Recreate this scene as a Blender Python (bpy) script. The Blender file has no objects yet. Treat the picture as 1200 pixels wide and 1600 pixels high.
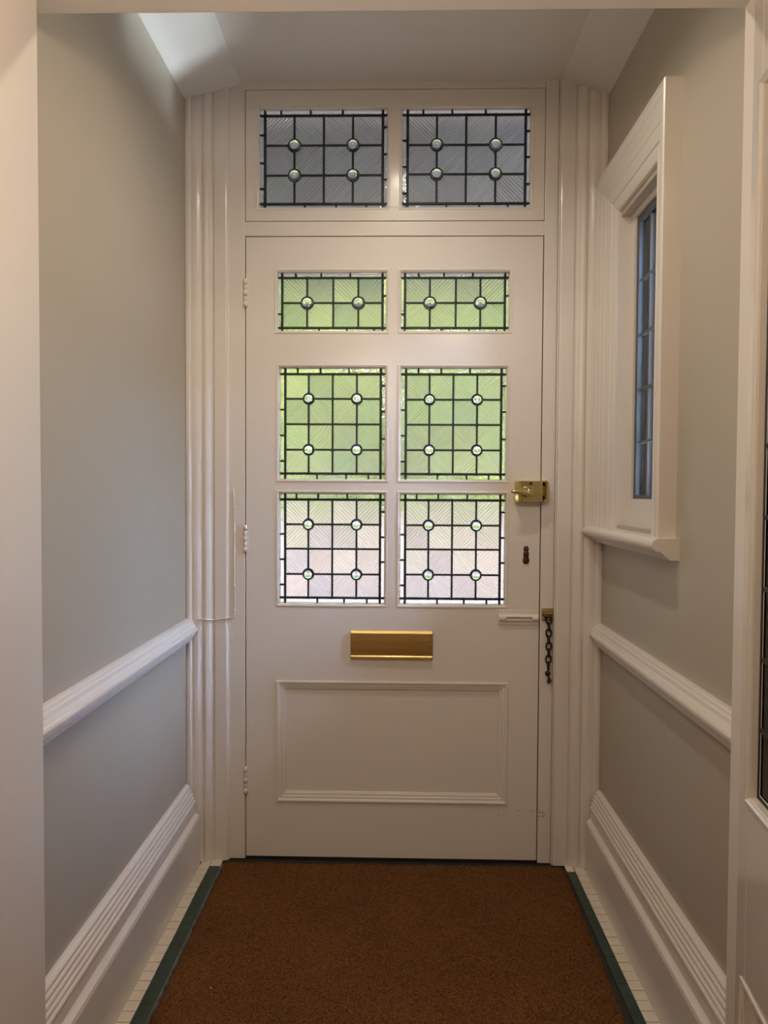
import bpy, math, random
from mathutils import Matrix, Vector

random.seed(7)
SC = bpy.context.scene
COL = SC.collection
PI = math.pi

# ------------------------------------------------------------------ camera
D = 2.1655            # distance of the front door's face
CAM_Z = 1.165
cam_d = bpy.data.cameras.new('camera')
cam_d.sensor_fit = 'VERTICAL'
cam_d.sensor_height = 36.0
cam_d.lens = 1085.98 / 1600 * 36.0
cam_d.clip_start = 0.02
cam = bpy.data.objects.new('camera', cam_d)
COL.objects.link(cam)
pitch, yaw, roll = 0.0287, 0.0207, 0.0053
B = Matrix(((1, 0, 0), (0, 0, -1), (0, 1, 0)))
M = Matrix.Rotation(roll, 3, 'Z') @ Matrix.Rotation(pitch, 3, 'X') @ B @ Matrix.Rotation(yaw, 3, 'Z').transposed()
rows = [Vector(M[i]) for i in range(3)]
cm = Matrix((rows[0], -rows[1], -rows[2])).transposed().to_4x4()
cm.translation = (0, 0, CAM_Z)
cam.matrix_world = cm
SC.camera = cam

# ------------------------------------------------------------------ sky, sun, exposure
w = bpy.data.worlds.new('sky')
SC.world = w
w.use_nodes = True
nt = w.node_tree
nt.nodes.clear()
sky = nt.nodes.new('ShaderNodeTexSky')
sky.sky_type = 'NISHITA'
sky.sun_disc = False
sky.sun_elevation = math.radians(48)
sky.sun_rotation = math.radians(165)
sky.air_density = 1.0
sky.dust_density = 2.5
bg = nt.nodes.new('ShaderNodeBackground')
bg.inputs['Strength'].default_value = 24.0
wo = nt.nodes.new('ShaderNodeOutputWorld')
nt.links.new(sky.outputs[0], bg.inputs[0])
nt.links.new(bg.outputs[0], wo.inputs[0])

sun_d = bpy.data.lights.new('sun', 'SUN')
sun_d.energy = 8.0
sun_d.angle = 0.02
sun_d.color = (1.0, 0.93, 0.82)
sun = bpy.data.objects.new('sun', sun_d)
COL.objects.link(sun)
sun.rotation_euler = Vector((-0.16, 0.65, -0.74)).to_track_quat('-Z', 'Y').to_euler()

SC.view_settings.view_transform = 'Standard'
SC.view_settings.look = 'None'
SC.view_settings.gamma = 1.0
SC.view_settings.use_curve_mapping = False
SC.view_settings.exposure = -0.07
SC.cycles.max_bounces = 14
SC.cycles.diffuse_bounces = 6
SC.cycles.glossy_bounces = 5
SC.cycles.transmission_bounces = 8
SC.cycles.transparent_max_bounces = 12
SC.cycles.sample_clamp_indirect = 6.0
SC.cycles.blur_glossy = 0.5


# ------------------------------------------------------------------ materials
def new_mat(name):
    m = bpy.data.materials.new(name)
    m.use_nodes = True
    t = m.node_tree
    return m, t, t.nodes['Principled BSDF']


def paint(name, col, rough=0.5, coat=0.0, var=0.03, scale=6.0, bump=0.05, bscale=90.0, metal=0.0, stretch=(1, 1, 1), spec=0.5):
    m, t, p = new_mat(name)
    p.inputs['Roughness'].default_value = rough
    p.inputs['Metallic'].default_value = metal
    p.inputs['Specular IOR Level'].default_value = spec
    p.inputs['Coat Weight'].default_value = coat
    p.inputs['Coat Roughness'].default_value = 0.12
    tc = t.nodes.new('ShaderNodeTexCoord')
    mp = t.nodes.new('ShaderNodeMapping')
    mp.inputs['Scale'].default_value = stretch
    t.links.new(tc.outputs['Object'], mp.inputs[0])
    n = t.nodes.new('ShaderNodeTexNoise')
    n.inputs['Scale'].default_value = scale
    n.inputs['Detail'].default_value = 4
    t.links.new(mp.outputs[0], n.inputs['Vector'])
    r = t.nodes.new('ShaderNodeValToRGB')
    r.color_ramp.elements[0].position = 0.3
    r.color_ramp.elements[1].position = 0.7
    r.color_ramp.elements[0].color = tuple(c * (1 - var) for c in col) + (1,)
    r.color_ramp.elements[1].color = tuple(min(1, c * (1 + var)) for c in col) + (1,)
    t.links.new(n.outputs[0], r.inputs[0])
    t.links.new(r.outputs[0], p.inputs['Base Color'])
    if bump:
        n2 = t.nodes.new('ShaderNodeTexNoise')
        n2.inputs['Scale'].default_value = bscale
        n2.inputs['Detail'].default_value = 3
        t.links.new(mp.outputs[0], n2.inputs['Vector'])
        b = t.nodes.new('ShaderNodeBump')
        b.inputs['Strength'].default_value = bump
        b.inputs['Distance'].default_value = 0.004
        t.links.new(n2.outputs[0], b.inputs['Height'])
        t.links.new(b.outputs[0], p.inputs['Normal'])
    return m


def glass_mat(name, kind, tint=(0.77, 0.785, 0.78), rough=0.05, strength=0.6, through=0.0):
    m = bpy.data.materials.new(name)
    m.use_nodes = True
    t = m.node_tree
    t.nodes.clear()
    out = t.nodes.new('ShaderNodeOutputMaterial')
    g = t.nodes.new('ShaderNodeBsdfGlass')
    g.inputs['Color'].default_value = tint + (1,)
    g.inputs['Roughness'].default_value = rough
    g.inputs['IOR'].default_value = 1.48
    tc = t.nodes.new('ShaderNodeTexCoord')
    mp = t.nodes.new('ShaderNodeMapping')
    t.links.new(tc.outputs['Object'], mp.inputs[0])
    b = t.nodes.new('ShaderNodeBump')
    b.inputs['Strength'].default_value = strength
    b.inputs['Distance'].default_value = 0.004
    if kind in ('falling', 'rising'):
        mp.inputs['Rotation'].default_value = (0, math.radians(45 if kind == 'falling' else -45), 0)
        wv = t.nodes.new('ShaderNodeTexWave')
        wv.wave_type = 'BANDS'
        wv.bands_direction = 'X'
        wv.wave_profile = 'SAW'
        wv.inputs['Scale'].default_value = 36.0
        wv.inputs['Distortion'].default_value = 0.0
        t.links.new(mp.outputs[0], wv.inputs['Vector'])
        m1 = t.nodes.new('ShaderNodeMath')
        m1.operation = 'SUBTRACT'
        m1.inputs[1].default_value = 0.5
        m2 = t.nodes.new('ShaderNodeMath')
        m2.operation = 'POWER'
        m2.inputs[1].default_value = 2.0
        m3 = t.nodes.new('ShaderNodeMath')
        m3.operation = 'MULTIPLY'
        m3.inputs[1].default_value = -4.0
        t.links.new(wv.outputs['Fac'], m1.inputs[0])
        t.links.new(m1.outputs[0], m2.inputs[0])
        t.links.new(m2.outputs[0], m3.inputs[0])
        t.links.new(m3.outputs[0], b.inputs['Height'])
        b.inputs['Distance'].default_value = 0.0024
    else:
        n = t.nodes.new('ShaderNodeTexNoise')
        n.inputs['Scale'].default_value = 60.0
        t.links.new(mp.outputs[0], n.inputs['Vector'])
        t.links.new(n.outputs[0], b.inputs['Height'])
    t.links.new(b.outputs[0], g.inputs['Normal'])
    if kind != 'noise':
        oi = t.nodes.new('ShaderNodeObjectInfo')
        cr_ = t.nodes.new('ShaderNodeValToRGB')
        el = cr_.color_ramp.elements
        el[0].color = (0.715, 0.695, 0.685, 1)
        el[1].color = (0.69, 0.70, 0.705, 1)
        for ps_, c_ in ((0.3, (0.71, 0.72, 0.69, 1)), (0.55, (0.75, 0.74, 0.72, 1)), (0.8, (0.67, 0.665, 0.665, 1))):
            q_ = el.new(ps_)
            q_.color = c_
        t.links.new(oi.outputs['Random'], cr_.inputs[0])
        t.links.new(cr_.outputs[0], g.inputs['Color'])
    if through > 0:
        tr = t.nodes.new('ShaderNodeBsdfTransparent')
        tr.inputs['Color'].default_value = tint + (1,)
        mx = t.nodes.new('ShaderNodeMixShader')
        mx.inputs[0].default_value = through
        t.links.new(g.outputs[0], mx.inputs[1])
        t.links.new(tr.outputs[0], mx.inputs[2])
        t.links.new(mx.outputs[0], out.inputs[0])
    else:
        t.links.new(g.outputs[0], out.inputs[0])
    return m


def clear_glass(name):
    m = bpy.data.materials.new(name)
    m.use_nodes = True
    t = m.node_tree
    t.nodes.clear()
    out = t.nodes.new('ShaderNodeOutputMaterial')
    tr = t.nodes.new('ShaderNodeBsdfTransparent')
    tr.inputs['Color'].default_value = (0.9, 0.93, 0.94, 1)
    gl = t.nodes.new('ShaderNodeBsdfGlossy')
    gl.inputs['Roughness'].default_value = 0.02
    fr = t.nodes.new('ShaderNodeFresnel')
    fr.inputs['IOR'].default_value = 1.45
    mx = t.nodes.new('ShaderNodeMixShader')
    t.links.new(fr.outputs[0], mx.inputs[0])
    t.links.new(tr.outputs[0], mx.inputs[1])
    t.links.new(gl.outputs[0], mx.inputs[2])
    t.links.new(mx.outputs[0], out.inputs[0])
    return m


def coir_mat():
    m, t, p = new_mat('coir')
    p.inputs['Roughness'].default_value = 0.95
    p.inputs['Specular IOR Level'].default_value = 0.1
    tc = t.nodes.new('ShaderNodeTexCoord')
    n = t.nodes.new('ShaderNodeTexNoise')
    n.inputs['Scale'].default_value = 260.0
    n.inputs['Detail'].default_value = 5
    t.links.new(tc.outputs['Object'], n.inputs['Vector'])
    r = t.nodes.new('ShaderNodeValToRGB')
    e = r.color_ramp.elements
    e[0].position, e[0].color = 0.3, (0.054, 0.021, 0.007, 1)
    e[1].position, e[1].color = 0.72, (0.26, 0.115, 0.038, 1)
    t.links.new(n.outputs[0], r.inputs[0])
    n3 = t.nodes.new('ShaderNodeTexNoise')
    n3.inputs['Scale'].default_value = 5.0
    n3.inputs['Detail'].default_value = 3
    t.links.new(tc.outputs['Object'], n3.inputs['Vector'])
    r3 = t.nodes.new('ShaderNodeValToRGB')
    r3.color_ramp.elements[0].color = (0.72, 0.70, 0.68, 1)
    r3.color_ramp.elements[1].color = (1.15, 1.12, 1.08, 1)
    t.links.new(n3.outputs[0], r3.inputs[0])
    mx = t.nodes.new('ShaderNodeMix')
    mx.data_type = 'RGBA'
    mx.blend_type = 'MULTIPLY'
    mx.inputs[0].default_value = 1.0
    t.links.new(r.outputs[0], mx.inputs[6])
    t.links.new(r3.outputs[0], mx.inputs[7])
    t.links.new(mx.outputs[2], p.inputs['Base Color'])
    b = t.nodes.new('ShaderNodeBump')
    b.inputs['Strength'].default_value = 0.9
    b.inputs['Distance'].default_value = 0.006
    t.links.new(n.outputs[0], b.inputs['Height'])
    t.links.new(b.outputs[0], p.inputs['Normal'])
    return m


def leaf_mat(name, a, b2, clump=0.55):
    m, t, p = new_mat(name)
    p.inputs['Roughness'].default_value = 0.7
    p.inputs['Specular IOR Level'].default_value = 0.08
    g = t.nodes.new('ShaderNodeNewGeometry')
    r = t.nodes.new('ShaderNodeValToRGB')
    r.color_ramp.elements[0].color = a + (1,)
    r.color_ramp.elements[1].color = b2 + (1,)
    t.links.new(g.outputs['Random Per Island'], r.inputs[0])
    tc = t.nodes.new('ShaderNodeTexCoord')
    n = t.nodes.new('ShaderNodeTexNoise')
    n.inputs['Scale'].default_value = clump
    n.inputs['Detail'].default_value = 2
    t.links.new(tc.outputs['Object'], n.inputs['Vector'])
    r2 = t.nodes.new('ShaderNodeValToRGB')  # sunlit clumps and darker gaps of foliage painted in as broad noise
    r2.color_ramp.elements[0].position = 0.38
    r2.color_ramp.elements[1].position = 0.62
    r2.color_ramp.elements[0].color = (0.55, 0.58, 0.62, 1)
    r2.color_ramp.elements[1].color = (1.35, 1.30, 1.1, 1)
    t.links.new(n.outputs[0], r2.inputs[0])
    mx = t.nodes.new('ShaderNodeMix')
    mx.data_type = 'RGBA'
    mx.blend_type = 'MULTIPLY'
    mx.inputs[0].default_value = 1.0
    t.links.new(r.outputs[0], mx.inputs[6])
    t.links.new(r2.outputs[0], mx.inputs[7])
    t.links.new(mx.outputs[2], p.inputs['Base Color'])
    return m


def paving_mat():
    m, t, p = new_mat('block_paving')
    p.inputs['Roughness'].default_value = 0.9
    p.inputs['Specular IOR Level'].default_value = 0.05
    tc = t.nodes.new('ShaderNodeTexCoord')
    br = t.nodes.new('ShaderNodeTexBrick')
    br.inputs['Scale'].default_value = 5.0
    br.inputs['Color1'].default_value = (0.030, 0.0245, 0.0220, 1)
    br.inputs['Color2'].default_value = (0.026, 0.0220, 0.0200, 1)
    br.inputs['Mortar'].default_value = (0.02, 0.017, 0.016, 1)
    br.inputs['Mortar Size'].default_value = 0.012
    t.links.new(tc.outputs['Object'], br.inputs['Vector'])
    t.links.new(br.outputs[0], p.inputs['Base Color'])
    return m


def emit_mat(name, col, s):
    m = bpy.data.materials.new(name)
    m.use_nodes = True
    t = m.node_tree
    t.nodes.clear()
    o = t.nodes.new('ShaderNodeOutputMaterial')
    e = t.nodes.new('ShaderNodeEmission')
    e.inputs[0].default_value = col + (1,)
    e.inputs[1].default_value = s
    t.links.new(e.outputs[0], o.inputs[0])
    return m


WHITE = paint('white_gloss_paint', (0.71, 0.668, 0.622), rough=0.30, coat=0.15, var=0.015, scale=3, bump=0.04, bscale=45)
LEAFWHITE = paint('white_high_gloss_paint', (0.71, 0.668, 0.622), rough=0.13, coat=1.0, var=0.015, scale=3, bump=0.03, bscale=30)
CEIL = paint('ceiling_paint', (0.74, 0.715, 0.68), rough=0.6, var=0.015, scale=3, bump=0.04, bscale=60)
TAUPE = paint('taupe_wall_paint', (0.44, 0.395, 0.32), rough=0.45, var=0.02, scale=3, bump=0.03, bscale=60)
HALLP = paint('hall_wall_paint', (0.60, 0.51, 0.42), rough=0.6)
LEAD = paint('dark_lead', (0.012, 0.015, 0.013), rough=0.5, metal=0.0, var=0.2, scale=60)
STEEL = paint('grey_steel_casement', (0.075, 0.08, 0.085), rough=0.5)
LEADGREY = paint('grey_lead', (0.10, 0.105, 0.11), rough=0.5)
BRASS = paint('polished_brass', (0.62, 0.50, 0.21), rough=0.24, metal=1.0, var=0.06, scale=14, bump=0.02)
BRUSHED = paint('brushed_brass', (0.66, 0.47, 0.18), rough=0.33, metal=1.0, var=0.12, scale=9, bump=0.06, bscale=50, stretch=(1, 1, 12))
BRONZE = paint('aged_bronze', (0.085, 0.045, 0.022), rough=0.42, metal=0.7, var=0.3, scale=60)
CHAINM = paint('dark_chain', (0.035, 0.024, 0.018), rough=0.45, metal=0.6, var=0.3, scale=80)
BLACK = paint('black', (0.01, 0.01, 0.01), rough=0.8)
CREAM = paint('cream_tile', (0.70, 0.64, 0.55), rough=0.35, var=0.07, scale=12, bump=0.05)
GREEN = paint('dark_green_tile', (0.028, 0.052, 0.040), rough=0.38, var=0.25, scale=25, bump=0.08)
GROUT = paint('dark_grout', (0.03, 0.025, 0.02), rough=0.9, var=0.3, scale=40, bump=0.3)
CEMENT = paint('grey_cement', (0.14, 0.145, 0.14), rough=0.9, var=0.4, scale=60, bump=0.6, bscale=200)
DARKWOOD = paint('dark_threshold', (0.018, 0.015, 0.012), rough=0.7, var=0.3, scale=20)
COIR = coir_mat()
REED_F = glass_mat('reeded_glass_falling', 'falling', rough=0.28, strength=1.0)
REED_R = glass_mat('reeded_glass_rising', 'rising', rough=0.28, strength=1.0)
HAMMER = glass_mat('rippled_clear_glass', 'noise', rough=0.02, strength=0.35)
BULL = glass_mat('bullseye_glass', 'noise', rough=0.02, strength=0.15)
CLEAR = clear_glass('clear_glass')
BRICKM = [paint('brick_pink', (0.70, 0.66, 0.63), rough=0.9, var=0.2, scale=30, bump=0.3),
          paint('brick_buff', (0.72, 0.68, 0.65), rough=0.9, var=0.2, scale=30, bump=0.3),
          paint('brick_grey', (0.66, 0.63, 0.61), rough=0.9, var=0.2, scale=30, bump=0.3)]
PALE = paint('pale_concrete', (0.72, 0.70, 0.66), rough=0.9, var=0.06, scale=4)
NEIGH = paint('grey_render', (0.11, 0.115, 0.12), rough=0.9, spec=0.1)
MORTAR = paint('mortar', (0.85, 0.84, 0.82), rough=0.95, var=0.1, scale=30, bump=0.3)
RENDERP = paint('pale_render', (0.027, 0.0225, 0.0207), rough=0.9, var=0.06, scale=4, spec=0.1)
SOFFIT = paint('grey_soffit', (0.19, 0.185, 0.168), rough=0.7)
LEAFA = leaf_mat('hedge_leaves', (0.012, 0.021, 0.003), (0.034, 0.042, 0.008))
LEAFB = leaf_mat('tree_leaves', (0.012, 0.021, 0.003), (0.033, 0.042, 0.008))
HEDGEC = paint('hedge_core', (0.009, 0.014, 0.004), rough=0.9)
BARK = paint('bark', (0.10, 0.07, 0.05), rough=0.95, var=0.3, scale=20, bump=0.5)
PAVE = paving_mat()


# ------------------------------------------------------------------ mesh builder
class MB:
    def __init__(s):
        s.v, s.f, s.sm = [], [], []

    def add(s, vs, fs, smooth=False):
        o = len(s.v)
        s.v += [tuple(p) for p in vs]
        for f in fs:
            s.f.append([i + o for i in f])
            s.sm.append(smooth)
        return s

    def box(s, x0, x1, y0, y1, z0, z1):
        return s.add([(x0, y0, z0), (x1, y0, z0), (x1, y1, z0), (x0, y1, z0), (x0, y0, z1), (x1, y0, z1), (x1, y1, z1), (x0, y1, z1)],
                     [(0, 3, 2, 1), (4, 5, 6, 7), (0, 1, 5, 4), (1, 2, 6, 5), (2, 3, 7, 6), (3, 0, 4, 7)])

    def loft(s, rings, cap=True, closed=True, smooth=False):
        n = len(rings[0])
        vs = [p for r in rings for p in r]
        fs = []
        for i in range(len(rings) - 1):
            for j in range(n if closed else n - 1):
                a, b = i * n + j, i * n + (j + 1) % n
                fs.append((a, b, b + n, a + n))
        if cap and not smooth:
            fs += [tuple(reversed(range(n))), tuple(range(len(vs) - n, len(vs)))]
        s.add(vs, fs, smooth)
        if cap and smooth:
            s.add(rings[0], [tuple(reversed(range(n)))])
            s.add(rings[-1], [tuple(range(n))])
        return s

    def prism(s, pts, fn, a, b, smooth=False):
        """pts: 2D outline; fn(p, t) -> 3D point; extruded from t=a to t=b"""
        return s.loft([[fn(p, a) for p in pts], [fn(p, b) for p in pts]], smooth=smooth)

    def tube(s, path, r, n=8, closed=False, cap=True):
        P = [Vector(p) for p in path]
        m = len(P)
        rings = []
        up = None
        for i in range(m):
            if closed:
                d = P[(i + 1) % m] - P[i - 1]
            else:
                d = P[min(i + 1, m - 1)] - P[max(i - 1, 0)]
            d.normalize()
            if up is None:
                up = Vector((0, 0, 1)) if abs(d.z) < 0.9 else Vector((0, 1, 0))
                up = (up - d * up.dot(d)).normalized()
            else:
                up = (up - d * up.dot(d)).normalized()
            sd = d.cross(up)
            rr = r[i] if isinstance(r, (list, tuple)) else r
            rings.append([P[i] + (up * math.cos(2 * PI * k / n) + sd * math.sin(2 * PI * k / n)) * rr for k in range(n)])
        if closed:
            rings.append(rings[0])
        return s.loft(rings, cap=cap and not closed, smooth=True)

    def lathe(s, prof, c, axis='z', n=20, sq=(1, 1, 1)):
        """prof: (radius, height) pairs revolved about an axis through c"""
        rings = []
        for r, h in prof:
            ring = []
            for k in range(n):
                a = 2 * PI * k / n
                u, v = r * math.cos(a), r * math.sin(a)
                if axis == 'z':
                    p = (u, v, h)
                elif axis == 'y':
                    p = (u, h, v)
                else:
                    p = (h, u, v)
                ring.append((c[0] + p[0] * sq[0], c[1] + p[1] * sq[1], c[2] + p[2] * sq[2]))
            rings.append(ring)
        return s.loft(rings, smooth=True)

    def frame_ring(s, x0, x1, z0, z1, prof, y0):
        """moulding swept round a rectangle in the XZ plane; prof = (inset, dy) pairs"""
        rings = []
        for ins, dy in prof:
            rings.append([(x0 + ins, y0 + dy, z0 + ins), (x1 - ins, y0 + dy, z0 + ins), (x1 - ins, y0 + dy, z1 - ins), (x0 + ins, y0 + dy, z1 - ins)])
        return s.loft(rings, cap=False)

    def mesh(s, name, mat):
        import bmesh
        me = bpy.data.meshes.new(name)
        me.from_pydata(s.v, [], s.f)
        me.polygons.foreach_set('use_smooth', s.sm)
        bm = bmesh.new()
        bm.from_mesh(me)
        bmesh.ops.recalc_face_normals(bm, faces=bm.faces)
        bm.to_mesh(me)
        bm.free()
        if mat:
            me.materials.append(mat)
        return me


def obj(name, mb, mat, parent=None, bevel=0.0, seg=2):
    me = mb if isinstance(mb, bpy.types.Mesh) else mb.mesh(name, mat)
    o = bpy.data.objects.new(name, me)
    COL.objects.link(o)
    if parent:
        o.parent = parent
    if bevel:
        b = o.modifiers.new('bevel', 'BEVEL')
        b.width = bevel
        b.segments = seg
        b.limit_method = 'ANGLE'
        b.angle_limit = math.radians(35)
        b.harden_normals = False
    return o


def tag(o, label, cat, group=None, kind=None):
    o['label'] = label
    o['category'] = cat
    if group:
        o['group'] = group
    if kind:
        o['kind'] = kind
    return o


def empty(name, loc=(0, 0, 0)):
    o = bpy.data.objects.new(name, None)
    o.empty_display_size = 0.05
    COL.objects.link(o)
    o.location = loc
    return o


def struct(name, mb, mat, label, cat, bevel=0.0):
    return tag(obj(name, mb, mat, None, bevel), label, cat, kind='structure')


XL, XR = -0.656, 0.6246
YB = 1.19      # porch side face of the inner frame


def ceil_z(x):
    if x < -0.49:
        return 2.35 + (x - XL) / (-0.49 - XL) * 0.07
    if x > 0.49:
        return 2.42 - (x - 0.49) / (XR - 0.49) * 0.065
    return 2.42


# ------------------------------------------------------------------ large structure
struct('wall_left', MB().box(XL - 0.2, XL, 1.13, 2.36, 0, 2.5), TAUPE, 'taupe painted porch wall left of the front door', 'wall')
m = MB()
WY0, WY1, WZ0, WZ1 = 1.70, 2.00, 1.075, 1.944
m.box(XR, XR + 0.2, 1.13, WY0, 0, 2.5).box(XR, XR + 0.2, WY1, 2.36, 0, 2.5).box(XR, XR + 0.2, WY0, WY1, 0, WZ0).box(XR, XR + 0.2, WY0, WY1, WZ1, 2.5)
wr = struct('wall_right', m, TAUPE, 'taupe painted porch wall with the narrow side window', 'wall')
m = MB().box(XL, -0.53, D + 0.005, D + 0.19, 0, 2.5).box(0.4855, XR, D + 0.005, D + 0.19, 0, 2.5).box(-0.53, 0.4855, D + 0.005, D + 0.19, 2.43, 2.5)
struct('wall_front', m, CEIL, 'white end wall around the front door frame', 'wall')
prof = [(XL - 0.01, ceil_z(XL)), (-0.49, 2.42), (0.49, 2.42), (XR + 0.01, ceil_z(XR)), (XR + 0.01, 2.56), (XL - 0.01, 2.56)]
m = MB().prism(prof, lambda p, t: (p[0], t, p[1]), 1.13, 2.36)
cv = [(D + 0.004, 2.37), (D + 0.004, 2.43), (D - 0.05, 2.425)]
for k in range(7):
    a = PI / 2 * k / 6
    cv.append((D - 0.05 + 0.044 * math.sin(a), 2.376 + 0.044 * math.cos(a)))
struct('ceiling', m, CEIL, 'white porch ceiling with sloping sides', 'ceiling')
# inner frame wall towards the hall
m = MB().box(-1.9, -0.70, 1.06, 1.16, 0, 2.6).box(0.72, 1.9, 1.06, 1.16, 0, 2.6).box(-0.70, 0.72, 1.06, YB - 0.005, 2.07, 2.6)
struct('wall_inner', m, HALLP, 'hall wall over and beside the inner door opening', 'wall')
# hall shell behind the camera
struct('wall_hall_left', MB().box(-1.9, -1.8, -2.2, 1.06, 0, 2.6), HALLP, 'plain hall wall on the left behind camera', 'wall')
struct('wall_hall_right', MB().box(1.8, 1.9, -2.2, 1.06, 0, 2.6), HALLP, 'plain hall wall on the right behind camera', 'wall')
struct('wall_rear', MB().box(-1.9, 1.9, -2.3, -2.2, 0, 2.6), HALLP, 'plain rear wall of the hall', 'wall')
struct('ceiling_hall', MB().box(-1.9, 1.9, -2.3, 1.16, 2.6, 2.7), CEIL, 'flat white hall ceiling', 'ceiling')

# floor: base, border tiles
fl = struct('floor', MB().box(-0.9, 0.9, 1.05, 2.165, -0.08, -0.006).box(-1.9, 1.9, -2.3, 1.05, -0.08, -0.006), GROUT, 'porch floor with cream and green border tiles', 'floor')
obj('hall_boards', MB().box(-1.8, 1.8, -2.2, 0.95, -0.006, 0.0), paint('hall_floor', (0.22, 0.13, 0.07), rough=0.4, var=0.2, scale=3, stretch=(12, 1, 1)), fl)
pitch_t = 0.0325


def tile_mesh(x0, x1, y0, y1):
    return MB().box(x0, x1, y0, y1, -0.006, 0.0)


for side, (c0, c1, g0, g1) in enumerate(((-0.6115, -0.5815, -0.5805, -0.5460), (0.5520, 0.5835, 0.5255, 0.5510))):
    y = 2.128
    k = 0
    while y > 1.05:
        x0, x1 = (c0, c1)
        o = obj('tile', tile_mesh(x0, x1 + random.uniform(-.0006, .0004), y - pitch_t + 0.0022, 2.165 if k == 0 else y), CREAM, fl)
        o.location.z = random.uniform(-0.0004, 0.0004)
        y -= pitch_t
        k += 1
    y = 2.117
    while y > 1.05:
        o = obj('tile', tile_mesh(g0, g1, y - 0.0975 + 0.0009, y), GREEN, fl)
        o.location.z = random.uniform(-0.0003, 0.0003)
        y -= 0.0975
    obj('tile', tile_mesh(min(g0, g1) + 0.0005, max(g0, g1) - 0.002, 2.1185, 2.165), CREAM, fl)
# rough cement lip left of the mat
m = MB()
ya = [1.0 + 0.012 * i for i in range(95)]
L = [(-0.5462, y, 0.001) for y in ya]
Rr = [(-0.5415 + random.uniform(-0.0022, 0.0022), y, 0.002 + random.uniform(-0.001, 0.001)) for y in ya]
Lb = [(-0.5462, y, -0.006) for y in ya]
Rb = [(r[0] + 0.001, r[1], -0.006) for r in Rr]
m.loft([[L[i], Rr[i], Rb[i], Lb[i]] for i in range(len(ya))])
obj('cement_lip', m, CEMENT, fl)
m = MB().box(-0.545, 0.524, 2.150, 2.42, -0.05, -0.003).box(-0.4795, 0.443, D + 0.006, D + 0.14, -0.003, 0.0088)
struct('trim_threshold', m, DARKWOOD, 'dark worn threshold strip under the front door', 'threshold', 0.002)

# skirting boards
sk = [(0, 0), (0.0445, 0), (0.0445, 0.148), (0.042, 0.156), (0.033, 0.163), (0.0305, 0.166), (0.0295, 0.192)]
for i in range(5):
    z = 0.1955 + i * 0.0112
    p = 0.0315 - i * 0.0042
    sk += [(p - 0.0035, z - 0.0015), (p, z + 0.0012), (p + 0.0006, z + 0.0042), (p - 0.001, z + 0.0075), (p - 0.004, z + 0.0088)]
sk += [(0.006, 0.253), (0, 0.253)]
m = MB().prism(sk, lambda p, t: (XL + p[0], t, p[1]), 1.13, D - 0.042)
struct('baseboard_left', m, WHITE, 'white ribbed skirting board along the left wall', 'skirting board')
m = MB().prism(sk, lambda p, t: (XR - p[0] * 0.96, t, p[1]), 1.19, D - 0.042)
struct('baseboard_right', m, WHITE, 'white ribbed skirting board below the side window', 'skirting board')

# chair rails
cr = [(0, 0.700), (0.014, 0.700), (0.017, 0.703), (0.018, 0.707), (0.0215, 0.709), (0.023, 0.713), (0.0225, 0.716), (0.026, 0.7175), (0.028, 0.721), (0.0275, 0.7245),
      (0.031, 0.7265), (0.0345, 0.730), (0.035, 0.736), (0.033, 0.741), (0.0285, 0.743), (0.0275, 0.7455), (0.024, 0.752), (0.0215, 0.760), (0.018, 0.763), (0.0165, 0.768), (0.011, 0.770), (0, 0.770)]
m = MB().prism(cr, lambda p, t: (XL + p[0], t, p[1]), 1.13, 2.15)
struct('trim_1', m, WHITE, 'white moulded chair rail across the left wall', 'chair rail')
m = MB().prism(cr, lambda p, t: (XR - p[0], t, p[1] - 0.004), 1.19, 2.15)
struct('trim_2', m, WHITE, 'white moulded chair rail under the side window', 'chair rail')

# architraves either side of the door (u: 0 at the wall, 1 at the inner edge; p: how far it stands proud)
ar = [(0.0, 0.0), (0.0, 0.040), (0.03, 0.0425), (0.09, 0.0425), (0.115, 0.039), (0.13, 0.0335), (0.20, 0.0345), (0.27, 0.0335), (0.33, 0.029), (0.365, 0.0255), (0.385, 0.0255),
      (0.42, 0.029), (0.47, 0.0295), (0.53, 0.026), (0.575, 0.0205), (0.60, 0.019), (0.612, 0.0145), (0.635, 0.0145), (0.65, 0.0185), (0.67, 0.0195), (0.93, 0.0195), (0.96, 0.0175), (0.975, 0.012), (1.0, 0.011), (1.0, 0.0)]
for nm, xa, xb, lab in (('trim_3', XL, -0.528, 'white moulded architrave left of the front door'), ('trim_4', XR, 0.4835, 'white moulded architrave between front door and side window')):
    xs = [xa + u * (xb - xa) for u, p in ar]
    r0 = [(x, D + 0.005 - p, 0.0) for x, (u, p) in zip(xs, ar)]
    r1 = [(x, D + 0.005 - p, ceil_z(x) + 0.004) for x, (u, p) in zip(xs, ar)]
    m = MB().loft([r0, r1])
    a = struct(nm, m, WHITE, lab, 'architrave')

# door frame lining, transom bar, stops
m = MB()
m.box(-0.529, -0.4795, D - 0.001, D + 0.14, 0.0, 2.425)
m.box(0.4430, 0.4845, D - 0.001, D + 0.14, 0.0, 2.425)
m.box(-0.4795, 0.4430, D - 0.001, D + 0.14, 1.9545, 1.9985)
m.box(-0.4795, 0.4430, D - 0.001, D + 0.14, 2.3995, 2.425)
fr = struct('trim_5', m, WHITE, 'white wooden frame around front door and transom light', 'door frame', 0.0015)
m = MB()
m.box(-0.4795, -0.462, D + 0.048, D + 0.12, 0.0, 1.9545).box(0.426, 0.4430, D + 0.048, D + 0.12, 0.0, 1.9545).box(-0.462, 0.426, D + 0.048, D + 0.12, 1.937, 1.9545)
obj('door_stop', m, BLACK, fr)  # stops coloured black to stand in for shade in the door gaps
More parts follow.
